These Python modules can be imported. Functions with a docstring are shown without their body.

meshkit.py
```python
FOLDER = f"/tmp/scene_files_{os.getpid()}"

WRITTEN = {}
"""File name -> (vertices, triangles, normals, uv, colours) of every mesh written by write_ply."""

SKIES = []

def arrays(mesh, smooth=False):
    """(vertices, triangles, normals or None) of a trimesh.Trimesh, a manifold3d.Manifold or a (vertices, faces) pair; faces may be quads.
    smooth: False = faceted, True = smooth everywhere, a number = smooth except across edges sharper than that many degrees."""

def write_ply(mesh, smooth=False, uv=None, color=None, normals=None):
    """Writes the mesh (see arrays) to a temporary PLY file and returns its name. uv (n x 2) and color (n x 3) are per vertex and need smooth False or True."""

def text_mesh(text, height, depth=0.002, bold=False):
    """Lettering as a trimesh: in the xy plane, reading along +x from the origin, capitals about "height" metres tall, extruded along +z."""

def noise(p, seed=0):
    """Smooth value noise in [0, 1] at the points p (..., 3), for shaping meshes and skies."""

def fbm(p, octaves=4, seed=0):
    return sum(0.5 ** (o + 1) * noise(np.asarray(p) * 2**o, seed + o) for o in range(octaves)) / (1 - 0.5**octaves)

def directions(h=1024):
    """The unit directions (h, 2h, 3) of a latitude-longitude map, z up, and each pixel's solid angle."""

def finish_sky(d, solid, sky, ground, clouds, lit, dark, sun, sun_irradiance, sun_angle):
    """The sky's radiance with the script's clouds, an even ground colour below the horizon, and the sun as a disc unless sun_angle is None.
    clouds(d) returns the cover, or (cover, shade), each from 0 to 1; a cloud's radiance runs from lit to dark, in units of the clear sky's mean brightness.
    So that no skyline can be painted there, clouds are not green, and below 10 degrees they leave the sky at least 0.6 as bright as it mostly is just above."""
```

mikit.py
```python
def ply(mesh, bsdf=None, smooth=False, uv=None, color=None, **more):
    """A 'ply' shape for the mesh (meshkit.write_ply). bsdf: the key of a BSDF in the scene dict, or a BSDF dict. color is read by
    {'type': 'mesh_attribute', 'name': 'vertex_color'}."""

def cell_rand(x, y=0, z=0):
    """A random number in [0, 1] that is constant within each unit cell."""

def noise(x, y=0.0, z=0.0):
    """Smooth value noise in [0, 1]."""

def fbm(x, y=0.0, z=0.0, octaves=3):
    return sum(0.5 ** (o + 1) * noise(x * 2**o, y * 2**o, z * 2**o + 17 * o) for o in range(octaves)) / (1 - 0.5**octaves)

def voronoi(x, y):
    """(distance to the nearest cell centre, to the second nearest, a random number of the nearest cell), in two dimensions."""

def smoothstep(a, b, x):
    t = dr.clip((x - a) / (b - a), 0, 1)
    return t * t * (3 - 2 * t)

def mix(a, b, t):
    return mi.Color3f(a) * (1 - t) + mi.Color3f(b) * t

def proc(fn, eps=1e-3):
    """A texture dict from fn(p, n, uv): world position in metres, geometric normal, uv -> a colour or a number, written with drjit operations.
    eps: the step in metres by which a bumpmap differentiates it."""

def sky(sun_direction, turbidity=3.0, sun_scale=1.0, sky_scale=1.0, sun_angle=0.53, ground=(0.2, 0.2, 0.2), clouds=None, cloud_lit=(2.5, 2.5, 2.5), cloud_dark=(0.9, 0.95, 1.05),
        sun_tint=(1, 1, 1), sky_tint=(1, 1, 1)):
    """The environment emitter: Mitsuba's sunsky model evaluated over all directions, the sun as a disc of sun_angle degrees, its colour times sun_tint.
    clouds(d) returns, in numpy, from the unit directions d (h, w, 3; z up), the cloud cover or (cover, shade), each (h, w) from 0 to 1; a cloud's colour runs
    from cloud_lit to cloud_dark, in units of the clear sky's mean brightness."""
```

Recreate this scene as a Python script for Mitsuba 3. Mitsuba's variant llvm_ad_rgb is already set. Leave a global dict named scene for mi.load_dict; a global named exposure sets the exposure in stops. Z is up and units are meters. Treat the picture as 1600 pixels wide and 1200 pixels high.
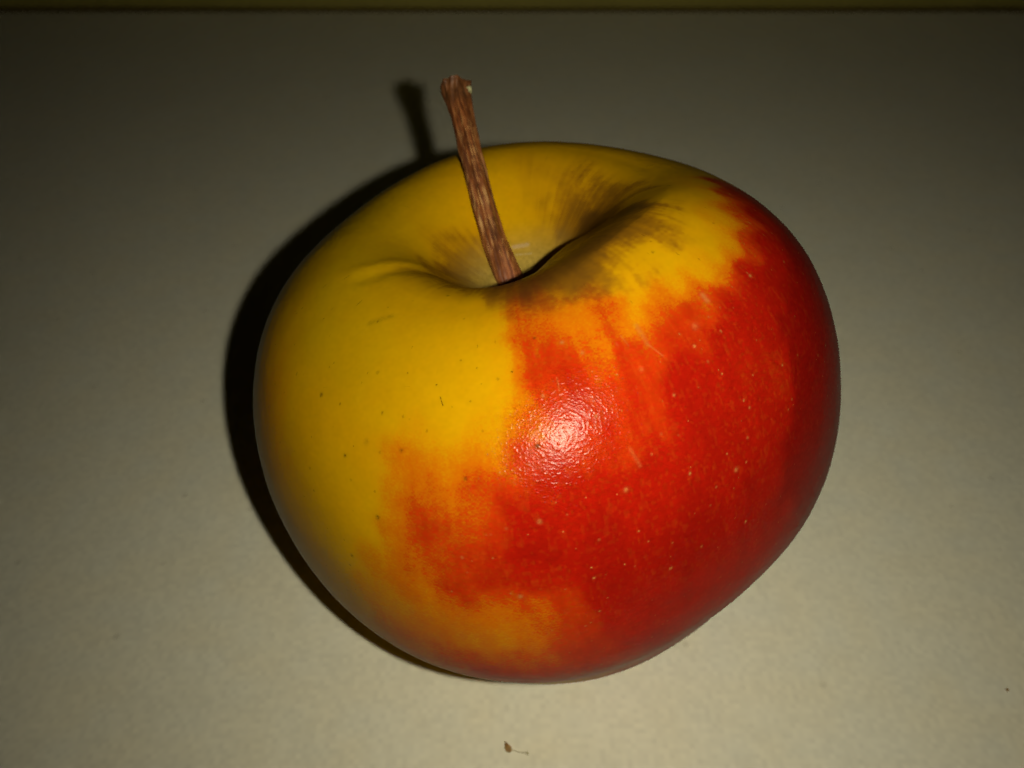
import math
import numpy as np
import trimesh
import drjit as dr
import mitsuba as mi
import mikit
import meshkit
from scipy.interpolate import CubicSpline
from mikit import noise, fbm, cell_rand, smoothstep, mix

T = mi.ScalarTransform4f
scene, labels = {}, {}

# ----------------------------------------------------------------- camera, light, exposure
ELEV = math.radians(42.0)
CAM = np.array([0.0, -0.09482663, 0.11638228])
FWD = np.array([0.0, math.cos(ELEV), -math.sin(ELEV)])
UP = np.array([0.0, math.sin(ELEV), math.cos(ELEV)])
RIGHT = np.array([1.0, 0.0, 0.0])
FOCAL = 1386.0 / 1600.0
scene['camera'] = {
    'type': 'thinlens', 'fov': math.degrees(2 * math.atan(0.5 / FOCAL)), 'fov_axis': 'x',
    'aperture_radius': 0.00055, 'focus_distance': 0.0935, 'near_clip': 0.005, 'far_clip': 20.0,
    'to_world': T().look_at(origin=CAM.tolist(), target=(CAM + FWD).tolist(), up=UP.tolist()),
}
exposure = 0.0

# the flash of the phone: a small bright disc at the bottom of a short dark well, beside the lens
FLASH = CAM + RIGHT * 0.0115 + UP * 0.0004
FLASH_R, WELL = 0.0018, 0.0024
FLASH_RADIANCE = np.array([1.06, 1.0, 0.74]) * 5650.0


def frame_at(o, d, upv):
    d = d / np.linalg.norm(d)
    r = np.cross(d, upv); r /= np.linalg.norm(r)
    u = np.cross(r, d)
    M = np.eye(4); M[:3, 0], M[:3, 1], M[:3, 2], M[:3, 3] = r, -u, d, o
    return M


FLASH_M = frame_at(FLASH, FWD + 0.030 * RIGHT - 0.005 * UP, UP)


def moved(m, M):
    m = m.copy(); m.apply_transform(M); return m


scene['flash_black'] = {'type': 'twosided', 'bsdf': {'type': 'diffuse', 'reflectance': {'type': 'rgb', 'value': [0.015] * 3}}}
disc = trimesh.creation.cylinder(radius=FLASH_R, height=0.0003, sections=48)
disc.apply_translation([0, 0, -WELL - 0.00015])
scene['flash_lamp__lens'] = mikit.ply(moved(disc, FLASH_M), 'flash_black', emitter={'type': 'area', 'radiance': {'type': 'rgb', 'value': FLASH_RADIANCE.tolist()}})
ring = trimesh.creation.annulus(r_min=FLASH_R + 0.00005, r_max=FLASH_R + 0.0008, height=WELL + 0.0008, sections=48)
ring.apply_translation([0, 0, -(WELL + 0.0008) / 2])
scene['flash_lamp__housing'] = mikit.ply(moved(ring, FLASH_M), 'flash_black')
labels['flash_lamp'] = {'label': 'small round camera flash lamp beside the lens, lighting the apple', 'category': 'lamp'}

# ----------------------------------------------------------------- tabletop and wall


def table_colour(p, n, uv):
    a = fbm(p.x * 60, p.y * 60, 3.1, 3)
    b = noise(p.x * 1400, p.y * 1400, 0.7)
    c = fbm(p.x * 420, p.y * 420, 8.3, 3)
    k = 1.0 + 0.05 * (a - 0.5) + 0.14 * (b - 0.5) + 0.06 * (c - 0.5)
    warm = noise(p.x * 230 + 11, p.y * 230, 2.0) - 0.5
    base = mi.Color3f(0.652 + 0.02 * warm, 0.622, 0.51 - 0.03 * warm)
    # faint grey dust dots
    s1, s2, cr = mikit.voronoi(p.x * 75, p.y * 75)
    dot = smoothstep(0.035 + 0.03 * cr, 0.01, s1) * smoothstep(0.55, 0.75, cr) * 0.22
    return mix(base * k, mi.Color3f(0.22, 0.19, 0.11), dot)


def table_bump(p, n, uv):
    return noise(p.x * 1100, p.y * 1100, 0.3) * 0.5 + noise(p.x * 2500, p.y * 2500, 4.3) * 0.3 + fbm(p.x * 420, p.y * 420, 1.3, 2) * 2.0


scene['table_paint'] = {'type': 'bumpmap', 'scale': 1.0, 'tex': mikit.proc(lambda p, n, uv: table_bump(p, n, uv) * 4.5e-5, eps=1.2e-4),
                        'bsdf': {'type': 'principled', 'base_color': mikit.proc(table_colour), 'roughness': 0.62, 'specular': 0.35}}


def wall_colour(p, n, uv):
    k = 0.9 + 0.25 * fbm(p.x * 40, p.z * 40, 1.0, 3)
    return mi.Color3f(0.34, 0.29, 0.065) * k


scene['wall_paint'] = {'type': 'principled', 'base_color': mikit.proc(wall_colour), 'roughness': 0.7, 'specular': 0.3}

BACK, GAP = 0.2395, 0.006
# tabletop: slab with a rounded back arris
r = 0.0015
prof = [(-0.16, -0.02), (-0.16, 0.0), (-0.05, 0.0), (0.10, 0.0), (BACK - r, 0.0)]
prof += [(BACK - r + r * math.sin(a), -r + r * math.cos(a)) for a in np.linspace(0.1, math.pi / 2, 10)]
prof += [(BACK, -0.02)]
pv = np.array([(x, y, z) for x in (-0.6, 0.6) for y, z in prof])
nP = len(prof)
pf = []
for i in range(nP):
    j = (i + 1) % nP
    pf += [(i, j, nP + j), (i, nP + j, nP + i)]
slab = trimesh.Trimesh(pv, pf, process=False)
if slab.face_normals[np.argmax(slab.area_faces * (np.abs(slab.face_normals[:, 2]) > .9) * (slab.triangles_center[:, 2] > -.001))][2] < 0:
    slab.invert()
scene['tabletop'] = mikit.ply(slab, 'table_paint', smooth=30)
labels['tabletop'] = {'label': 'cream painted tabletop under the apple', 'kind': 'structure'}
wall = trimesh.creation.box((1.6, 0.02, 0.9))
wall.apply_translation([0, BACK + GAP + 0.01, 0.2])
scene['wall'] = mikit.ply(wall, 'wall_paint')
labels['wall'] = {'label': 'dim ochre wall behind the far edge of the tabletop', 'kind': 'structure'}

scene['joint_shade'] = {'type': 'principled', 'base_color': mikit.proc(lambda p, n, uv: mi.Color3f(0.15, 0.10, 0.03) * (0.6 + 0.8 * fbm(p.x * 90, p.y * 300, 0.4, 3))), 'roughness': 0.7}
shade_strip = trimesh.creation.box((1.2, GAP - 0.0002, 0.02)).subdivide().subdivide().subdivide().subdivide()  # strip added in the joint; its dark brown stands in for the shadow line
shade_strip.apply_translation([0, BACK + GAP / 2, -0.0106])
shade_strip.vertices[:, 2] += np.where(shade_strip.vertices[:, 2] > -0.005, 0.0009 * (meshkit.fbm(shade_strip.vertices * np.array([60, 1, 1]), 3) - 0.5), 0)
scene['wall__joint_shade_strip'] = mikit.ply(shade_strip, 'joint_shade', smooth=40)
labels['wall__joint_shade_strip'] = {'label': 'dark brown strip painted as the shadow line in the joint along the foot of the wall'}

# ----------------------------------------------------------------- apple
ORG = np.array([0.00457969, -0.00514061, 0.0326859])
ROT = np.array([[0.9834488370669254, 0.016909985737537766, -0.18039522514209788],
                [0.0, 0.9956352859970842, 0.09332940199907241],
                [0.18118605043355826, -0.09178469186013935, 0.9791563641566281]])
R0 = 0.038
P0 = np.array([(0, .45), (.06, .455), (.13, .51), (.23, .60), (.36, .72), (.52, .765), (.70, .70), (.86, .51), (.965, .24), (1., 0),
               (.965, -.25), (.86, -.48), (.70, -.66), (.52, -.77), (.38, -.80), (.25, -.76), (.12, -.68), (0, -.65)])
DN = np.array([0.0029934793, -0.012641495, -0.0135148107, 0.0117078864, 0.0223760917, 0.0106916156, 0.0033372686, -0.0296903938, 0.007344920618,
               -0.004512144, -0.00176997])
HK = np.array([0.0001031383, -0.002539597854, -0.00759007687, 0.013025923, 0.012105861518, 0.0086598782524, 0.008325140838,
               0.00351125885, -0.006273337995, -0.007964180143]).reshape(5, 2)
GK = np.array([0.0050378113, -0.0067934346, 0.0060263783, -0.0226455297, -0.003997113, -0.020229379]).reshape(3, 2)


DIP_AT, DIP, DIP_C, DIP_W, DIP_K = -40.0, -0.075, 0.20, 0.09, 1.1


def apple_mesh(nt=330, nphi=480):
    ph = np.arange(nphi) * 2 * np.pi / nphi
    P = P0.copy()
    P[4:15] *= (1 + DN)[:, None]
    s = np.r_[0, np.cumsum(np.hypot(*np.diff(P, axis=0).T))]; s /= s[-1]
    t = np.linspace(0, 1, nt)
    rho, z = np.maximum(CubicSpline(s, P[:, 0])(t), 0), CubicSpline(s, P[:, 1], bc_type='clamped')(t)
    m = 1 + sum(HK[k, 0] * np.cos((k + 1) * ph) + HK[k, 1] * np.sin((k + 1) * ph) for k in range(5))
    gz = sum(GK[k, 0] * np.cos((k + 1) * ph) + GK[k, 1] * np.sin((k + 1) * ph) for k in range(3))
    w = np.clip(rho / .5, 0, 1) ** 2
    L = np.stack([rho[:, None] * m * np.cos(ph), rho[:, None] * m * np.sin(ph),
                  z[:, None] + gz * (w * np.where(z > 0, 1, .6) * np.minimum(np.abs(z) / .6, 1) * np.sign(z + 1e-9))[:, None]], -1) * R0
    Q = L.reshape(-1, 3)
    # the cavity opens more gently on one side
    dip = np.exp(-((np.hypot(Q[:, 0], Q[:, 1]) / R0 - DIP_C) / DIP_W) ** 2) * np.clip(np.cos(np.clip((np.arctan2(Q[:, 1], Q[:, 0]) - math.radians(DIP_AT) + math.pi) % (2 * math.pi) - math.pi, -math.pi / 2 / DIP_K, math.pi / 2 / DIP_K) * DIP_K), 0, 1) ** 2 * (Q[:, 2] > 0.008)
    Q[:, 2] -= DIP * R0 * dip
    # soft irregularities of the skin, and the pinched fold that runs out of the stem cavity
    rr = np.hypot(Q[:, 0], Q[:, 1])
    lump = (meshkit.fbm(Q * 120.0, 3) if hasattr(meshkit, 'fbm') else 0)
    nrm = Q / np.maximum(np.linalg.norm(Q, axis=1, keepdims=True), 1e-9)
    fade = np.clip((rr - 0.003) / 0.004, 0, 1)
    Q = Q + nrm * (0.00022 * (lump - np.mean(lump)) * fade)[:, None]
    top = Q[:, 2] > 0.005
    ang = np.arctan2(Q[:, 1], Q[:, 0])

    def fold(Q, line, width, height):
        line = np.array(line) * 1e-3
        best = np.full(len(Q), 1e9); tt = np.zeros(len(Q))
        for i, (a, b) in enumerate(zip(line[:-1], line[1:])):
            d = b - a; u = np.clip(((Q[:, :2] - a) @ d) / (d @ d), 0, 1)
            dist = np.hypot(*(Q[:, :2] - a - u[:, None] * d).T)
            tt = np.where(dist < best, (i + u) / (len(line) - 1), tt); best = np.minimum(best, dist)
        env = np.sin(np.pi * np.clip(tt, 0.02, .98)) ** 0.7
        return height * np.exp(-(best / width) ** 2) * env * top
    Q[:, 2] += fold(Q, [(-6.5, -1.5), (-11.6, -6.4), (-15.5, -8.9), (-18.5, -9.3)], 0.0011, 0.00013)
    Q[:, 2] -= fold(Q, [(-6.5, -3.5), (-11.0, -8.2), (-15.0, -10.6), (-18, -11.2)], 0.0013, 0.00022)
    V = Q @ ROT.T + ORG
    V[:, 2] -= min(V[:, 2].min(), 0)
    i = np.arange(nt * nphi).reshape(nt, nphi); j = np.roll(np.arange(nphi), -1)
    f = np.stack([i[:-1], i[1:], i[1:][:, j], i[:-1][:, j]], -1).reshape(-1, 4)
    f = np.vstack([f[:, [0, 1, 2]], f[:, [0, 2, 3]]])
    mesh = trimesh.Trimesh(V, f, process=False)
    mesh.merge_vertices(); mesh.update_faces(mesh.nondegenerate_faces()); mesh.remove_unreferenced_vertices()
    if mesh.volume < 0:
        mesh.invert()
    return mesh


# Pigment of this apple's skin, in the apple's own coordinates (millimetres from its middle, z along its core):
# where its blush is yellow (0), orange (0.4), red (0.8) or crimson (1.2); where it is russeted, with cavity shade painted in; its lenticels; its scuffs.
BLUSH = [
    (0.35, 18.2, 29, 0), (8.9, 16.94, 28.01, 0), (-8.41, 16.39, 29, 0), (-1.45, 15.03, 28.36, 0), (8.67, 12.71, 27.57, 0), (16.7, 9.86, 27.38, 0),
    (23.36, 12.35, 25.14, 0), (21.06, 6.14, 27.54, 0), (23.14, 7.43, 26.61, 0.02), (23.02, 0.92, 28.11, 0.05), (25.4, 3.55, 26.5, 0.75),
    (-15.08, 11.67, 28.58, 0), (-8.33, 11.23, 27.6, 0), (15.85, 0.09, 28.51, 0), (19.85, -4.14, 29.77, 0), (23.19, -2.91, 28.62, 0.1),
    (25.25, -1.08, 27.41, 0.7), (27.14, 1.59, 25.84, 1.1), (-19.42, 5.82, 28.5, 0), (-12.12, 5.53, 27.36, 0), (11.75, -1.6, 26.74, 0),
    (18.3, -11, 30.26, 0), (23.95, -8.83, 28.2, 0.12), (26.3, -7.05, 26.91, 0.6), (28.99, -3.95, 24.89, 1.1), (31.27, 0.04, 22.51, 1.2),
    (-21.6, -0.57, 28.59, 0.05), (-13.69, -1.38, 27.65, 0), (14.49, -15.24, 30.12, 0), (21.07, -14.15, 28.4, 0), (23.87, -12.91, 27.24, 0.12),
    (26.11, -11.52, 26.11, 0.7), (28.54, -9.45, 24.59, 1.1), (32.63, -3.78, 20.85, 1.35), (-24.59, -3.8, 27.35, 0.08), (-16.87, -9.06, 29.01, 0),
    (-8.54, -0.57, 22.72, 0), (10.9, -18.27, 29.44, 0), (17.25, -18.11, 28.25, 0), (20.52, -17.3, 27.22, 0.08), (22.55, -16.58, 26.45, 0.45),
    (24.65, -15.58, 25.52, 0.9), (27.69, -13.46, 23.78, 1.1), (34.04, -5.62, 18.21, 1.35), (6.21, -19.67, 28.82, 0.15), (11.27, -20.58, 28.49, 0.05),
    (13.77, -20.54, 28.04, 0.05), (16.92, -20.11, 27.23, 0.15), (19.5, -19.49, 26.41, 0.5), (22.16, -18.59, 25.41, 0.9), (27.2, -15.74, 22.84, 1.1),
    (33.6, -8.9, 17.63, 1.35), (-26.53, -8.85, 25.38, 0.1), (-13.13, -16.58, 27.92, 0), (-6.04, -18.24, 27.74, 0), (-0.85, -19.97, 27.93, 0.03),
    (1.51, -20.88, 28.1, 0.55), (4.12, -21.68, 28.15, 0.35), (7.28, -22.32, 28, 0.3), (10.08, -22.54, 27.66, 0.6), (11.62, -22.53, 27.39, 0.45),
    (13.17, -22.44, 27.06, 0.1), (15.98, -22.04, 26.33, 0.55), (18.52, -21.46, 25.52, 0.8), (23.18, -19.72, 23.63, 1), (30.9, -14.2, 18.82, 1.3),
    (-0.53, -22.89, 27.44, 0), (1.74, -23.45, 27.42, 0.65), (3.96, -23.88, 27.32, 0.5), (7.68, -24.32, 26.97, 0.35), (10.14, -24.35, 26.56, 0.7),
    (12.71, -24.19, 26.02, 0.25), (14.44, -23.95, 25.56, 0.7), (16.32, -23.58, 24.99, 0.8), (18.22, -23.1, 24.35, 0.7), (22.85, -21.3, 22.37, 1),
    (33.37, -12.82, 14.97, 1.35), (2.63, 12.49, 26.93, 0), (6.81, 11.29, 26.73, 0), (10.9, 9.29, 26.91, 0), (2.22, 9.97, 24.51, 0),
    (6.4, 8.54, 24.46, 0), (10.46, 5.27, 25.32, 0), (14.11, -2.47, 28.4, 0), (1.8, 7.58, 22.06, 0), (7.64, 4.48, 22.63, 0), (11.47, -10.92, 29.9, 0),
    (1.41, 5.02, 19.73, 0), (9.14, -15.75, 29.83, 0), (11.72, -16.69, 29.9, 0), (7.62, -18.29, 29.27, 0.05), (-5.16, 1.57, 19.98, 0),
    (-28.88, -11.78, 22.29, 0.12), (-19.17, -18.8, 25.47, 0.03), (-12.9, -21.54, 26.29, 0), (-5.88, -23.76, 26.61, 0), (-0.31, -25.11, 26.59, 0),
    (1.91, -25.51, 26.49, 0.7), (4.4, -25.85, 26.29, 0.7), (6.85, -26.03, 26, 0.5), (9.28, -26.04, 25.59, 0.45), (11.72, -25.86, 25.05, 0.8),
    (14.17, -25.5, 24.38, 0.75), (17.29, -24.76, 23.33, 0.95), (22.55, -22.72, 21.02, 1), (30.08, -17.76, 16.3, 1.3), (-20.9, -20.45, 23.54, 0.03),
    (-9.35, -25.4, 25.21, 0), (-3.35, -26.99, 25.35, 0), (-0.19, -27.54, 25.21, 0), (1.68, -27.81, 25.09, 0.65), (3.52, -28, 24.91, 0.82),
    (6.55, -28.12, 24.48, 0.85), (9.57, -28, 23.88, 0.6), (12.59, -27.6, 23.07, 0.8), (16.93, -26.56, 21.57, 1.05), (22.17, -24.44, 19.12, 0.95),
    (26.48, -21.96, 16.56, 0.92), (31.48, -17.77, 12.63, 1.35), (34.75, -13.59, 9, 1.35), (-29.46, -16.57, 18.47, 0.15), (-16.03, -25.22, 22.92, 0),
    (-6.13, -28.6, 23.88, 0), (-0.73, -29.6, 23.74, 0.05), (1.12, -29.81, 23.59, 0.3), (3.24, -29.97, 23.35, 0.8), (6.25, -29.99, 22.86, 0.85),
    (9.24, -29.79, 22.2, 0.75), (12.26, -29.34, 21.33, 0.85), (17.21, -27.96, 19.41, 1.1), (23.92, -24.84, 15.84, 1), (34.41, -15.13, 6.49, 1.35),
    (-23.04, -23.63, 19.37, 0.03), (-13.2, -28.48, 21.71, 0), (-6.35, -30.54, 22.25, 0), (-1.3, -31.41, 22.12, 0.12), (1.75, -31.69, 21.84, 0.5),
    (5.94, -31.71, 21.15, 0.75), (8.92, -31.42, 20.4, 0.85), (11.92, -30.91, 19.47, 0.8), (14.99, -30.08, 18.27, 0.9), (18.16, -28.93, 16.78, 1.1),
    (25.07, -25.31, 12.61, 1), (30.95, -20.26, 7.44, 1.3), (-14.12, -29.55, 20.24, 0.05), (-9.86, -31.02, 20.79, 0.12), (-6.54, -31.87, 20.97, 0.08),
    (-2.75, -32.53, 20.9, 0.15), (1.52, -32.91, 20.51, 0.6), (5.7, -32.87, 19.77, 0.8), (-29.63, -21.14, 12.65, 0.15), (-19.97, -28.13, 17.34, 0),
    (-14.51, -30.69, 18.74, 0.05), (-12.53, -31.44, 19.08, 0.3), (-10.09, -32.24, 19.39, 0.35), (-6.77, -33.08, 19.59, 0.2), (-3.6, -33.63, 19.55, 0.3),
    (-1.14, -33.9, 19.38, 0.5), (2.48, -34.05, 18.92, 0.85), (8.43, -33.61, 17.52, 0.85), (14.5, -32.06, 15.1, 1), (21.07, -29.08, 11.3, 1.05),
    (28.89, -23.21, 4.7, 1.3), (-15.42, -31.49, 16.99, 0.03), (-13.32, -32.33, 17.43, 0.35), (-10.35, -33.34, 17.88, 0.45), (-7.02, -34.18, 18.13, 0.4),
    (-3.23, -34.79, 18.06, 0.5), (-0.78, -35.01, 17.86, 0.8), (2.23, -35.08, 17.43, 0.95), (6.39, -34.82, 16.48, 0.95), (11.18, -33.89, 14.8, 1),
    (17.48, -31.57, 11.57, 1.1), (24.58, -27.32, 6.38, 1.1), (31.44, -20.39, -1.3, 1.35), (-27.65, -25.14, 9.06, 0.08), (-20.97, -30.12, 12.92, 0),
    (-15.91, -32.68, 14.63, 0), (-13.62, -33.63, 15.19, 0.22), (-11.46, -34.39, 15.59, 0.6), (-8.71, -35.19, 15.94, 0.6), (-6.11, -35.74, 16.05, 0.5),
    (-3.59, -36.1, 15.99, 0.6), (-1.14, -36.29, 15.77, 0.95), (4.85, -36.14, 14.63, 1), (10.85, -34.95, 12.44, 1.05), (20.65, -30.51, 6.39, 1.1),
    (-29.62, -24, 3.99, 0.12), (-21.83, -30.72, 9.8, 0), (-16.91, -33.46, 11.88, 0.02), (-14.31, -34.6, 12.65, 0.35), (-11.25, -35.67, 13.28, 0.72),
    (-8.51, -36.44, 13.63, 0.75), (-5.91, -36.94, 13.73, 0.55), (-2.77, -37.31, 13.6, 0.8), (0.28, -37.41, 13.21, 1), (7.48, -36.7, 11.26, 1.1),
    (16.94, -33.14, 5.94, 1.15), (26.17, -26.03, -3.08, 1.1), (-27.11, -27.05, 2.52, 0.1), (-20.93, -32.19, 7.23, 0.03), (-17.28, -34.26, 8.95, 0.25),
    (-12.57, -36.27, 10.41, 0.5), (-9.06, -37.3, 10.99, 0.65), (-6.4, -37.86, 11.18, 0.7), (-3.85, -38.19, 11.12, 0.9), (1.06, -38.32, 10.46, 1.1),
    (7.1, -37.52, 8.58, 1.15), (16.69, -33.62, 2.65, 1.15), (24.49, -27.09, -5.91, 1), (-23.71, -30.47, 1.5, 0.1), (-18.3, -34.43, 5.29, 0.22),
    (-13.32, -36.8, 7.27, 0.42), (-8.99, -38.14, 8.14, 0.72), (-5.67, -38.77, 8.34, 0.85), (-0.63, -39.09, 7.89, 0.97), (6.71, -38.16, 5.61, 1.15),
    (16.46, -33.76, -1.18, 1.1), (-21.56, -32.36, 0.11, 0.15), (-15.65, -36.18, 3.85, 0.25), (-11.69, -37.84, 5.24, 0.35), (-8.84, -38.63, 5.76, 0.58),
    (-5.48, -39.24, 5.96, 0.6), (-1.65, -39.49, 5.64, 0.6), (2.07, -39.31, 4.82, 0.8), (6.39, -38.48, 3.1, 1.1), (12.81, -35.83, -1.2, 1.1),
    (17.84, -32.11, -6.59, 1), (-18.57, -34.58, -0.92, 0.33), (-11.65, -38.11, 2.49, 0.36), (-7.35, -39.26, 3.27, 0.38), (-3.38, -39.73, 3.23, 0.36),
    (-0.2, -39.72, 2.71, 0.5), (2.3, -39.46, 1.97, 0.7), (4.8, -38.97, 0.94, 0.88), (6.69, -38.43, -0.05, 0.95), (11.9, -36.08, -3.92, 1),
    (-15.05, -36.58, -2.21, 0.45), (-9.44, -38.88, -0.05, 0.36), (-4.57, -39.78, 0.37, 0.32), (-0.67, -39.81, -0.21, 0.48), (1.87, -39.54, -0.98, 0.68),
    (4.41, -38.99, -2.12, 0.85), (8.94, -37.21, -5.22, 0.95), (-10.34, -38.31, -4, 0.6), (-4.56, -39.57, -3.16, 0.55), (-0.57, -39.55, -3.82, 0.6),
    (2.66, -38.97, -5.15, 0.78), (5.9, -37.67, -7.47, 0.85), (-6.54, -38.78, -6.23, 0.8), (-0.37, -38.86, -7.09, 0.8),
]
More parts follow.
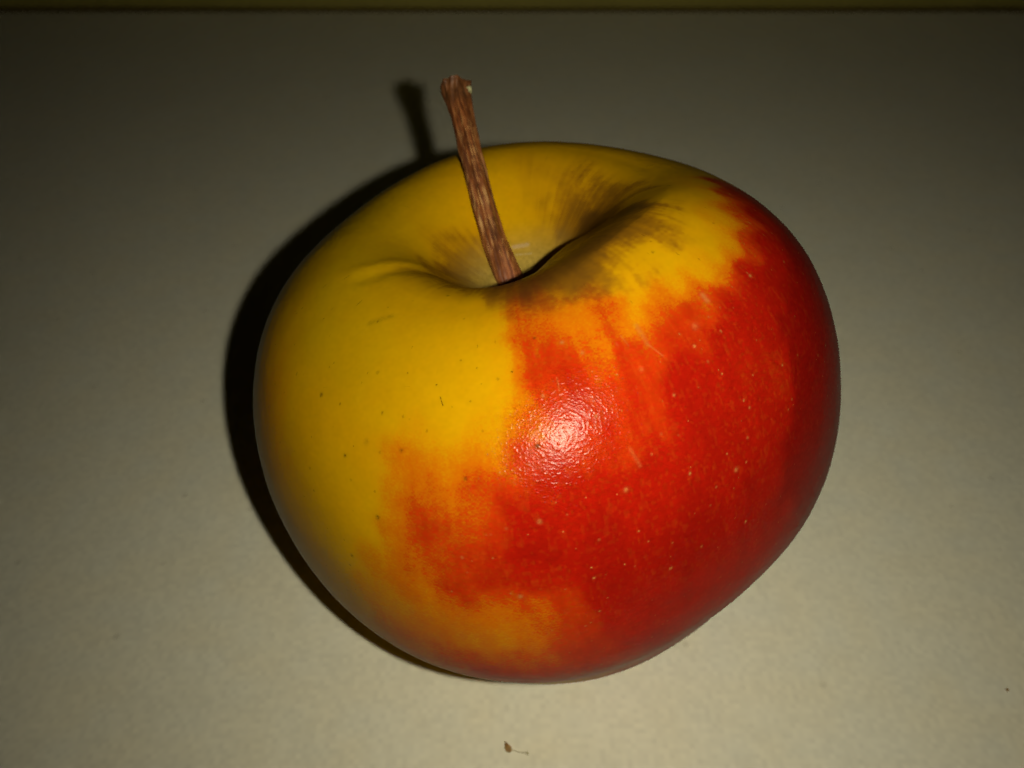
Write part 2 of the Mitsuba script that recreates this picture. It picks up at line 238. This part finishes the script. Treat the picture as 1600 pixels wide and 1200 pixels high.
RUSSET_SHADE = [
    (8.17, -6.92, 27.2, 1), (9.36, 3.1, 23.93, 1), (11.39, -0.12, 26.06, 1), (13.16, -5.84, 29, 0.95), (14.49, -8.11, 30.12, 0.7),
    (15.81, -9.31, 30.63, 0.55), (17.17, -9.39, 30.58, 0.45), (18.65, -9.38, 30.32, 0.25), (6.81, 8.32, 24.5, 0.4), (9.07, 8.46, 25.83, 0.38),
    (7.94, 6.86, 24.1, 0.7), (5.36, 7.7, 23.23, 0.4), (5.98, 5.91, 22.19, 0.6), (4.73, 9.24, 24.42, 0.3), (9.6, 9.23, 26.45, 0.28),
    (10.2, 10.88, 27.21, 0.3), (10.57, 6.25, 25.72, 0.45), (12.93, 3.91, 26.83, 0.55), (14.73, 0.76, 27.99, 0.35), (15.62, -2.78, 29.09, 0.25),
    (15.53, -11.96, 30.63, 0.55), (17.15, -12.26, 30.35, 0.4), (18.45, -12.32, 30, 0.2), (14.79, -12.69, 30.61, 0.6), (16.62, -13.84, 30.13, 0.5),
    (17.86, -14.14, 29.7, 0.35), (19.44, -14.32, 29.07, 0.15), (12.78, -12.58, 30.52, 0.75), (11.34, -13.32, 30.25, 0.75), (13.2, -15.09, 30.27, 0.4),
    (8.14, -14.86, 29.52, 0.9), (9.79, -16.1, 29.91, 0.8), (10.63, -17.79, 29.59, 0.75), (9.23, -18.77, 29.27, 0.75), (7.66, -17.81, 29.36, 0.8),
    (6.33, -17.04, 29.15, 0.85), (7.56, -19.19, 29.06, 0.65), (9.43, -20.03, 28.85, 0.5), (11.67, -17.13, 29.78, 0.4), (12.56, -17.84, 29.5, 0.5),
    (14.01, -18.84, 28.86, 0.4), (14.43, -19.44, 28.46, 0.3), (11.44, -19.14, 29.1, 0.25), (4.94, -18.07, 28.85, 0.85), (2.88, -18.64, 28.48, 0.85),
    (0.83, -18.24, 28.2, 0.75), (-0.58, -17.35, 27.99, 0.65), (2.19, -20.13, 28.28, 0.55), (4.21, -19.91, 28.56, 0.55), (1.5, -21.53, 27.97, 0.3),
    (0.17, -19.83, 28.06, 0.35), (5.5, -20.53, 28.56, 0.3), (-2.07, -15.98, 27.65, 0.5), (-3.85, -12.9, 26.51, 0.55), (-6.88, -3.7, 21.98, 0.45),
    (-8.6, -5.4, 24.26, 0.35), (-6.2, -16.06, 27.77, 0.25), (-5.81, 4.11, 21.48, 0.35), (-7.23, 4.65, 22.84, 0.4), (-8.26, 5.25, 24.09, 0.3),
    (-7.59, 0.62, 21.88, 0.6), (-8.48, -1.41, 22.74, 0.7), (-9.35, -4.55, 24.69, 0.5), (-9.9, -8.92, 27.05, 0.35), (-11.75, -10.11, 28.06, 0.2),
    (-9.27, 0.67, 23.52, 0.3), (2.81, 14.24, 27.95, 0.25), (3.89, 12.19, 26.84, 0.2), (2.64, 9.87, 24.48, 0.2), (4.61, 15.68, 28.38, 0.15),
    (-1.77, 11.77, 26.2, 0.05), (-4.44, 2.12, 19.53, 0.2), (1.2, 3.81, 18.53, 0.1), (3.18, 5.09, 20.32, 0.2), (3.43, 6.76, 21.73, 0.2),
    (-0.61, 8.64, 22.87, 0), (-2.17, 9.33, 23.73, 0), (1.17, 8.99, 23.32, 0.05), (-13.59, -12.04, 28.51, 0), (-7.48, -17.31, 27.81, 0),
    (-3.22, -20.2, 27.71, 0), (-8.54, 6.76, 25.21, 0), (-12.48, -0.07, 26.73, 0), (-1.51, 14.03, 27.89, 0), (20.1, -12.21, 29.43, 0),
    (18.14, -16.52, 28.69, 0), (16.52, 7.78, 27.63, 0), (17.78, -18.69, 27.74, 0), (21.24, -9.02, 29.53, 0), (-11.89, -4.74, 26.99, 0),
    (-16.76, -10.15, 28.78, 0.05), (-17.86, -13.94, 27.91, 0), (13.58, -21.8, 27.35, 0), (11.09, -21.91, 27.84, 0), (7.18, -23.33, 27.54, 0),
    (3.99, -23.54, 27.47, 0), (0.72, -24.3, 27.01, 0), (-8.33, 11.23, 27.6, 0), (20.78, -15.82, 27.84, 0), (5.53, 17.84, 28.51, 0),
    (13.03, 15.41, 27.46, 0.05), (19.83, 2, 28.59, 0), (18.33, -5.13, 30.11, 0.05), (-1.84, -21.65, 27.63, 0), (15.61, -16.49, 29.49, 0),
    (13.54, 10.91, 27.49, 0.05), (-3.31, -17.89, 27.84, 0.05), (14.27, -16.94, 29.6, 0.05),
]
LENTICELS = [
    (-20.81, -22.66, 22.01, 0.34, -1), (-13.66, -23.99, 24.74, 0.261, -0.6), (-18.28, -28.66, 18.25, 0.263, -1), (-15.48, -28.98, 19.98, 0.453, -0.3),
    (-11.55, -31.11, 19.98, 0.315, -0.5), (-15.37, -33.5, 13.72, 0.388, -0.7), (-19.91, -32.79, 7.93, 0.34, -0.6), (-5.27, -34.43, 18.24, 0.307, -0.7),
    (-23.47, -26.51, 15.35, 0.275, -0.4), (-1, -28.09, 24.83, 0.247, -0.5), (-7.24, -27.27, 24.56, 0.157, -0.8), (-4.59, -25.67, 25.93, 0.158, -0.7),
    (-3.91, -29.44, 23.6, 0.155, -0.6), (-2.68, -28.26, 24.61, 0.155, -0.5), (-10.27, -25.29, 25.04, 0.141, -0.6), (-10.34, -29.21, 22.24, 0.139, -0.4),
    (0.43, -27.69, 25.14, 0.136, -1.3), (-3.01, -26.77, 25.52, 0.137, -0.6), (-13.74, -18.42, 27.33, 0.202, -0.6), (-12.69, -16.7, 27.92, 0.17, -0.5),
    (-4.21, -20.72, 27.59, 0.163, -0.6), (-10, -16.2, 27.95, 0.205, -0.3), (-24.83, -11.32, 25.76, 0.22, -0.4), (-6.22, -15.9, 27.76, 0.272, -0.5),
    (-28.04, -16.7, 20.19, 0.218, -0.3), (18.24, -24.51, 22.92, 0.252, 1), (15.54, -28.39, 20.27, 0.249, 0.9), (18.6, -22.98, 24.21, 0.57, 0.45),
    (16.12, -31.96, 13.03, 0.252, 1), (20.98, -29.43, 10.41, 0.391, 0.8), (9.73, -34.65, 14.49, 0.369, 0.7), (1.21, -37.03, 13.97, 0.366, 0.7),
    (7.87, -31.15, 21.15, 0.304, 0.6), (3.13, -29.91, 23.41, 0.305, 0.6), (7.38, -26.64, 25.5, 0.308, 0.5), (5.54, -25.66, 26.35, 0.31, 0.6),
    (2.91, -24.9, 26.82, 0.25, -0.6), (23.15, -25.8, 15.31, 0.26, 0.6), (22.58, -27.42, 12.73, 0.261, 0.5), (21.65, -30.03, 3.36, 0.271, 1),
    (16.51, -33.63, 4.25, 0.23, 0.8), (13.08, -35.62, 3.74, 0.293, 0.9), (5.44, -38.38, 6.73, 0.252, 0.8), (5.36, -38.18, 8.03, 0.156, 1.2),
    (8.58, -37.31, 6.98, 0.158, 1), (-1.98, -39.39, 6.35, 0.379, 0.9), (5.41, -38.8, 2.14, 0.226, 0.8), (3.76, -39.22, 0.6, 0.196, 0.9),
    (-8.82, -38.41, 7.07, 0.16, 1), (-3.88, -38.23, 10.99, 0.155, 0.8), (-6.94, -37.79, 11.09, 0.25, 0.7), (-2.05, -37.25, 13.77, 0.245, 0.4),
    (20.18, -29.29, 12.6, 0.193, 0.6), (20.65, -25.3, 19.69, 0.191, 0.7), (26, -0.88, 26.94, 0.297, 0.9), (26.97, -7.45, 26.35, 0.283, 0.8),
    (25.36, -15.9, 24.73, 0.333, 0.8), (30.05, -10.4, 22.52, 0.246, 0.7), (32.53, -8.78, 19.61, 0.217, 0.6), (2.07, -33.2, 20.1, 0.424, -0.9),
    (11.19, -35.93, 8.38, 0.19, 0.5), (19.37, -25.11, 21.28, 0.222, 0.5), (20.12, -21.74, 24.28, 0.192, 0.4), (12.74, -27.45, 23.17, 0.37, 0.35),
    (1.55, -39.41, -3.25, 0.201, 0.6), (9.54, -37.04, 6.23, 0.159, 0.6), (21.07, -30.43, -2.45, 0.21, 0.5), (27.7, -22.89, 11.94, 0.203, 0.5),
    (15.62, -16.41, 29.52, 0.261, -0.6), (15.62, -14.98, 30.01, 0.197, -0.4), (22.65, -10.59, 28.62, 0.239, -0.5), (19.12, -1.08, 29.29, 0.443, -0.35),
    (34, -13.35, 12.58, 0.217, 0.6), (-4.08, -37.34, 13.32, 0.185, 0.3), (3.89, -36.61, 14.05, 0.183, 0.4), (12.11, -35.95, -4.11, 0.205, 0.4),
    (0.39, -39.74, 1.09, 0.195, 0.5), (17.87, -32.1, 8.44, 0.194, 0.5), (15.45, -30.57, 16.96, 0.156, 0.4),
]
SCUFFS = [
    (-0.71, 6.28, 20.73, 1.08, 6.27, 20.8, 0.501, 1.3), (-0.58, 5.49, 20, 1.45, 5.26, 19.96, 0.25, 0.5),
    (19.9, -20, 25.82, 20.27, -20.32, 25.35, 0.579, 0.55), (12.85, -24.12, 26.02, 13.69, -25.49, 24.6, 0.437, 0.28),
    (13.69, -25.49, 24.6, 15.01, -26.07, 23.4, 0.186, 0.3), (10.67, -32.61, 17.73, 11.36, -33.25, 16.03, 0.367, 0.25),
    (-6.92, -28.4, 23.86, -6.73, -29.18, 23.31, 0.081, -1.2), (-14.64, -18.25, 27.22, -12.16, -18.16, 27.63, 0.609, -0.25),
    (-20.51, -22.2, 22.55, -10.12, -26.58, 24.29, 0.082, -0.25), (4.67, -28.58, 24.38, 4.76, -29.55, 23.55, 0.184, 0.3),
    (11.24, -25.12, 25.76, 11.84, -25.85, 25.02, 0.155, 0.3),
]


def local(p):
    d = p - mi.Point3f(*[float(v) for v in ORG])
    return [(d.x * float(ROT[0, k]) + d.y * float(ROT[1, k]) + d.z * float(ROT[2, k])) * 1000.0 for k in range(3)]


def field(q, pts, width, back, eps):
    num, den = mi.Float(eps) * back, mi.Float(eps)
    for x, y, z, v in pts:
        w = 1 / (dr.square(q[0] - x) + dr.square(q[1] - y) + dr.square(q[2] - z) + width)
        w = w * w * w
        den += w
        if v:
            num += w * v
    return num / den


def skin_colour(p, n, uv):
    q = local(p)
    rad = dr.sqrt(dr.square(q[0]) + dr.square(q[1])) + 1e-4
    cx, cy = q[0] / rad, q[1] / rad
    # streaks run along the meridians
    s1 = noise(cx * 26 + 40, cy * 26 + 40, q[2] * 0.16) - 0.5
    s2 = noise(cx * 62 + 90, cy * 62 + 90, q[2] * 0.35) - 0.5
    m1 = fbm(q[0] * 0.55 + 20, q[1] * 0.55, q[2] * 0.55, 3) - 0.5
    m2 = noise(q[0] * 2.6, q[1] * 2.6 + 7, q[2] * 2.6) - 0.5
    m3 = noise(q[0] * 5.5, q[1] * 5.5 + 3, q[2] * 5.5) - 0.5
    w1 = (noise(q[0] * 0.45, q[1] * 0.45, q[2] * 0.45 + 5) - 0.5) * 1.6
    w2 = (noise(q[0] * 0.45 + 31, q[1] * 0.45, q[2] * 0.45 + 5) - 0.5) * 1.6
    qw = [q[0] + w1, q[1] + w2, q[2] + w2 - w1]
    red = field(qw, BLUSH, 5.0, smoothstep(0.35, 0.9, cx * 0.9 - cy * 0.5), 1e-6)
    red = red * (1 - smoothstep(26, 23, q[2]) * smoothstep(13.5, 10, rad) * smoothstep(0, 5, q[2]))
    edge = dr.clip(red * 2.2, 0, 1)
    red = red + edge * ((0.13 + 0.12 * smoothstep(0.5, 0.9, red)) * s1 + 0.12 * s2 + 0.16 * m1 + 0.15 * m2 + 0.22 * m3) * dr.clip(1.5 - red, 0.3, 1)
    red = dr.maximum(red, 0)
    green = smoothstep(-4, -22, q[0]) * smoothstep(20, 27, q[2])
    yel = mix(mi.Color3f(0.56, 0.335, 0.002), mi.Color3f(0.42, 0.315, 0.003), green * 0.45 + 0.35 * m1)
    yel = yel * (1 + 0.06 * m2 + 0.10 * m1)
    c = mix(yel, mi.Color3f(0.53, 0.160, 0.002), smoothstep(0.0, 0.42, red))
    c = mix(c, mi.Color3f(0.46, 0.034, 0.0025), smoothstep(0.36, 0.75, red))
    c = mix(c, mi.Color3f(0.36, 0.0090, 0.0025), smoothstep(0.70, 1.0, red))
    c = mix(c, mi.Color3f(0.25, 0.0055, 0.0025), smoothstep(0.98, 1.3, red))
    # fine orange freckling and fibres inside the blush
    fl = smoothstep(0.60, 0.85, noise(q[0] * 3.4 + 70, q[1] * 3.4, q[2] * 1.9)) * 0.5 + smoothstep(0.6, 0.9, noise(cx * 95 + 10, cy * 95, q[2] * 0.9)) * 0.5
    c = mix(c, mi.Color3f(0.56, 0.15, 0.012), fl * 0.27 * smoothstep(0.45, 0.8, red) * dr.clip(1.5 - red, 0.25, 1))
    c = c * (1 + smoothstep(0.3, 0.8, red) * (0.22 * m2 + 0.18 * m3))
    # russet rays round the stem cavity, darkened further to paint the shade there
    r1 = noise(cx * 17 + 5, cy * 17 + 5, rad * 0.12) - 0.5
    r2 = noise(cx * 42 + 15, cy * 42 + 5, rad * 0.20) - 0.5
    rus_shade = field(qw, RUSSET_SHADE, 4.5, mi.Float(0.0), 1e-4)
    rus_shade = rus_shade + dr.clip(rus_shade * 3, 0, 1) * dr.clip(1.15 - rus_shade, 0.12, 1) * ((0.30 * r1 + 0.26 * r2 + 0.2 * m2) * (1 - 0.5 * smoothstep(0, 4, q[1]) * smoothstep(9, 6, q[0]) + 0.35 * smoothstep(7, 11, q[0])) + 0.45 * m1)
    c = mix(c, c * mi.Color3f(0.80, 0.64, 1.5), smoothstep(0.0, 0.6, rus_shade))
    c = mix(c, mi.Color3f(0.085, 0.034, 0.010), smoothstep(0.1, 1.0, rus_shade) * 0.85)
    hole = smoothstep(23.5, 18.5, q[2]) * smoothstep(14, 9, rad)
    c = mix(c, mi.Color3f(0.34, 0.26, 0.075) * (1 + 0.5 * m2 + 0.4 * m1), hole * 0.8)
    # lenticels and scuffs
    dark, pale = mi.Float(0), mi.Float(0)
    for x, y, z, s, v in LENTICELS:
        s = s * 0.62
        g = dr.exp2((dr.square(q[0] - x) + dr.square(q[1] - y) + dr.square(q[2] - z)) * (-1.4427 / (s * s)))
        if v < 0:
            dark += g * -v
        else:
            pale += g * v
    for ax, ay, az, bx, by, bz, s, v in SCUFFS:
        d = np.array([bx - ax, by - ay, bz - az]); dd = float(d @ d); s = s * 0.55
        u = dr.clip(((q[0] - ax) * float(d[0]) + (q[1] - ay) * float(d[1]) + (q[2] - az) * float(d[2])) / dd, 0, 1)
        e2 = dr.square(q[0] - ax - u * float(d[0])) + dr.square(q[1] - ay - u * float(d[1])) + dr.square(q[2] - az - u * float(d[2]))
        g = dr.exp2(e2 * (-1.4427 / (s * s)))
        if v < 0:
            dark += g * -v
        else:
            pale += g * v
    v1, v2, vr = mikit.voronoi(dr.atan2(cy, cx) * 11, q[2] * 0.33)
    pore = smoothstep(0.035 + 0.05 * vr * vr, 0.01, v1) * smoothstep(0.1, 0.6, cell_rand(vr * 977, 3, 1)) * smoothstep(12, 20, rad)
    pale += pore * 0.55 * smoothstep(0.45, 0.7, red)
    dark += pore * 0.40 * smoothstep(0.35, 0.1, red)
    c = mix(c, mix(mi.Color3f(0.44, 0.20, 0.055), mi.Color3f(0.52, 0.46, 0.26), hole), dr.clip(pale * (0.85 + 1.0 * m3), 0, 0.85))
    c = mix(c, mi.Color3f(0.085, 0.040, 0.006), dr.clip(dark * (0.75 + 1.0 * m3), 0, 0.85))
    return dr.clip(c, 0.002, 0.95)


def skin_bump(p, n, uv):
    q = local(p)
    a = noise(q[0] * 4.2, q[1] * 4.2, q[2] * 4.2); b = noise(q[0] * 8 + 9, q[1] * 8, q[2] * 8); c = noise(q[0] * 1.3, q[1] * 1.3 + 5, q[2] * 1.3)
    return a * a * a * 3.0e-5 + b * b * 1.6e-5 * (0.4 + c) + c * 1.6e-5 + noise(q[0] * 0.5, q[1] * 0.5, q[2] * 0.5 + 4) * 2.5e-5 + noise(q[0] * 0.21, q[1] * 0.21 + 8, q[2] * 0.21) * 7e-5


scene['apple_skin'] = {'type': 'bumpmap', 'scale': 1.0, 'tex': mikit.proc(skin_bump, eps=6e-5),
                       'bsdf': {'type': 'roughplastic', 'distribution': 'beckmann', 'alpha': 0.085, 'int_ior': 1.30, 'nonlinear': True,
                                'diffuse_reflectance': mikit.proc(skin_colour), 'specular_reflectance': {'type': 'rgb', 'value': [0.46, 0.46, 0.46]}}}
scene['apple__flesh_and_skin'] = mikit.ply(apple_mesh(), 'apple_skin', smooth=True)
labels['apple'] = {'label': 'yellow and red apple with a long brown stem standing on the tabletop', 'category': 'apple'}

# stem
STEM = np.array([(0.0036, -0.0058, 0.0425), (0.00170, -0.00450, 0.0462), (-0.00016, -0.00171, 0.05017), (-0.00249, 0.0034, 0.05361), (-0.0042, 0.00862, 0.05717),
                 (-0.0057, 0.01394, 0.06083), (-0.0069, 0.0185, 0.06365), (-0.00752, 0.0207, 0.06500), (-0.00778, 0.0220, 0.06585)])
RAD = np.array([2.0, 1.88, 1.72, 1.57, 1.50, 1.48, 1.52, 1.75, 2.12]) * 1e-3


def tube(points, radii, rings, sides, relief, cap_relief=0.0):
    s = np.r_[0, np.cumsum(np.linalg.norm(np.diff(points, axis=0), axis=1))]; s /= s[-1]
    t = np.linspace(0, 1, rings)
    c, rad = CubicSpline(s, points)(t), np.interp(t, s, radii)
    tan = np.gradient(c, axis=0); tan /= np.linalg.norm(tan, axis=1, keepdims=True)
    ref = np.array([1.0, 0, 0])
    v = []
    a = np.arange(sides) * 2 * np.pi / sides
    for k in range(rings):
        e1 = ref - tan[k] * (ref @ tan[k]); e1 /= np.linalg.norm(e1); e2 = np.cross(tan[k], e1)
        r = rad[k] * (1 + relief(a, t[k]))
        v.append(c[k] + (np.cos(a) * r)[:, None] * e1 + (np.sin(a) * r)[:, None] * e2)
    v = np.array(v)
    # rough, slightly sunken end
    ends, rr = [], np.random.default_rng(5)
    for q in (0.8, 0.55, 0.3, 0.05):
        w = c[-1] + (v[-1] - c[-1]) * q + tan[-1] * ((0.0003 * (1 - q) - 0.0007 * (1 - q) ** 2) + cap_relief * rr.normal(size=(sides, 1)) * (q > .1))
        ends.append(w)
    v = np.concatenate([v, np.array(ends)]).reshape(-1, 3)
    n = rings + 4
    i = np.arange(n * sides).reshape(n, sides); j = np.roll(np.arange(sides), -1)
    f = np.stack([i[:-1], i[:-1][:, j], i[1:][:, j], i[1:]], -1).reshape(-1, 4)
    m = trimesh.Trimesh(v, np.vstack([f[:, [0, 1, 2]], f[:, [0, 2, 3]]]), process=False)
    return m


def stem_relief(a, t):
    g = 0.05 * np.sin(5 * a + 2.0 * t + 0.4) + 0.03 * np.sin(9 * a - 3.0 * t) + 0.025 * np.sin(17 * a + 5 * np.sin(3 * t * 3.1))
    g += 0.02 * np.sin(31 * t + 3 * a) + 0.015 * np.sin(57 * t - 5 * a)
    return g + (0.10 * np.sin(3 * a + 1.0) + 0.05 * np.sin(7 * a + 30 * t) + 0.04 * np.sin(13 * a - 70 * t)) * np.clip((t - 0.86) / 0.1, 0, 1)


# a coordinate along the stem's straight axis for its grain
SA = (STEM[-1] - STEM[1]); SL = float(np.linalg.norm(SA)); SA = SA / SL
E1 = np.cross(SA, [0, 0, 1]); E1 /= np.linalg.norm(E1); E2 = np.cross(SA, E1)


def stem_coords(p):
    d = p - mi.Point3f(*[float(v) for v in STEM[1]])
    dot = lambda e: (d.x * float(e[0]) + d.y * float(e[1]) + d.z * float(e[2])) * 1000.0
    return dot(SA), dot(E1), dot(E2)


def stem_colour(p, n, uv):
    l, a, b = stem_coords(p)
    f1 = noise(a * 4.6 + 20, b * 4.6 + 20, l * 0.17)
    f2 = noise(a * 11 + 3, b * 11 + 20, l * 0.30)
    f3 = fbm(a * 2 + 3, b * 2, l * 1.2, 3)
    c = mix(mi.Color3f(0.075, 0.022, 0.006), mi.Color3f(0.21, 0.062, 0.016), smoothstep(0.25, 0.75, f1 * 0.6 + f3 * 0.4))
    c = mix(c, mi.Color3f(0.40, 0.225, 0.085), smoothstep(0.50, 0.80, f2 * 0.55 + f1 * 0.2 + f3 * 0.25) * (0.25 + 0.65 * smoothstep(5, 10, l) * smoothstep(float(SL * 1000 - 3), float(SL * 1000 - 7), l)))  # pale fibre streaks, brightened to paint the highlight along the mid stem
    c = mix(c, mi.Color3f(0.21, 0.056, 0.022), smoothstep(9, 2, l) * 0.5)
    dk = smoothstep(float(SL * 1000 - 4.0), float(SL * 1000 - 2.2), l)
    c = mix(c, mi.Color3f(0.10, 0.036, 0.011) * (0.2 + 1.7 * f3), dk * 0.9)
    return c


def stem_bump(p, n, uv):
    l, a, b = stem_coords(p)
    return noise(a * 6 + 3, b * 6 + 20, l * 0.6) * 7e-5 + noise(a * 13, b * 13, l * 2.5) * 3e-5


scene['stem_bark'] = {'type': 'bumpmap', 'scale': 1.0, 'tex': mikit.proc(stem_bump, eps=6e-5),
                      'bsdf': {'type': 'principled', 'base_color': mikit.proc(stem_colour), 'roughness': 0.45, 'specular': 0.5}}
stem = tube(STEM, RAD, 220, 72, stem_relief, 0.00012)
if stem.volume < 0:
    stem.invert()
scene['apple__stem'] = mikit.ply(stem, 'stem_bark', smooth=40)
labels['apple__stem'] = {'label': 'long woody brown stem with a flared cut end'}


def pebble(size, seed, sub=3, rough=0.25, freq=1.6):
    m = trimesh.creation.icosphere(subdivisions=sub, radius=1.0)
    rg = np.random.default_rng(seed); off = rg.uniform(0, 50, 3)
    nz = meshkit.fbm(m.vertices * freq + off, 3)
    m.vertices = m.vertices * (1 + rough * (nz - nz.mean()) * 2)[:, None] * np.array(size)
    return m


scene['fleck_grey'] = {'type': 'principled', 'base_color': mikit.proc(lambda p, n, uv: mi.Color3f(0.27, 0.26, 0.13) * (0.6 + 0.8 * noise(p.x * 4000, p.y * 4000, p.z * 4000))), 'roughness': 0.7}
fl = pebble((0.00042, 0.00035, 0.00075), 3, 3, 0.5, 1.3)
fl.apply_translation(STEM[-1] + RIGHT * 0.00165 - SA * 0.0011 - FWD * 0.0004)
scene['apple__stem__fleck'] = mikit.ply(fl, 'fleck_grey', smooth=True)
labels['apple__stem__fleck'] = {'label': 'pale grey fleck stuck to the end of the stem'}

# ----------------------------------------------------------------- crumbs on the table
scene['crumb_brown'] = {'type': 'principled', 'base_color': mikit.proc(lambda p, n, uv: mix(mi.Color3f(0.16, 0.085, 0.025), mi.Color3f(0.34, 0.20, 0.06), noise(p.x * 2500, p.y * 2500, p.z * 2500))), 'roughness': 0.55}
scene['fibre_grey'] = {'type': 'principled', 'base_color': {'type': 'rgb', 'value': [0.34, 0.30, 0.17]}, 'roughness': 0.7}


def lathe_drop(length, radius, seed):
    m = pebble((1, 1, 1), seed, 4, 0.10, 1.4)
    u = m.vertices[:, 1].copy()
    w = np.clip(0.95 - 0.55 * u - 0.25 * u * u, 0.08, 2)
    m.vertices = m.vertices * np.array([radius, length / 2, radius * 0.7])
    m.vertices[:, 0] *= w; m.vertices[:, 2] *= w
    return m


d = lathe_drop(0.0017, 0.00040, 4)
d.apply_transform(trimesh.transformations.rotation_matrix(math.radians(24), [0, 0, 1]))
d.apply_translation([-0.00062, -0.0388, 0.00028])
scene['crumb__husk'] = mikit.ply(d, 'crumb_brown', smooth=True)
th = np.array([(-0.00030, -0.03910, 0.00012), (0.0003, -0.03925, 0.00018), (0.0010, -0.03945, 0.00010), (0.0018, -0.03950, 0.00012)])
fib = tube(th, np.array([4, 4, 4, 5]) * 1e-5, 30, 8, lambda a, t: 0 * a)
if fib.volume < 0:
    fib.invert()
scene['crumb__fibre'] = mikit.ply(fib, 'fibre_grey', smooth=True)
tip = pebble((0.00017, 0.00023, 0.00012), 8); tip.apply_translation([0.00205, -0.03962, 0.00010])
scene['crumb__tip'] = mikit.ply(tip, 'fibre_grey', smooth=True)
labels['crumb'] = {'label': 'brown teardrop crumb with a thin pale thread, on the tabletop in front of the apple', 'category': 'crumb'}
sp = pebble((0.00024, 0.00022, 0.00014), 11); sp.apply_translation([0.0702, -0.0304, 0.0001])
scene['speck'] = mikit.ply(sp, 'crumb_brown', smooth=True)
labels['speck'] = {'label': 'tiny dark speck on the bare tabletop far right of the crumb', 'category': 'speck'}
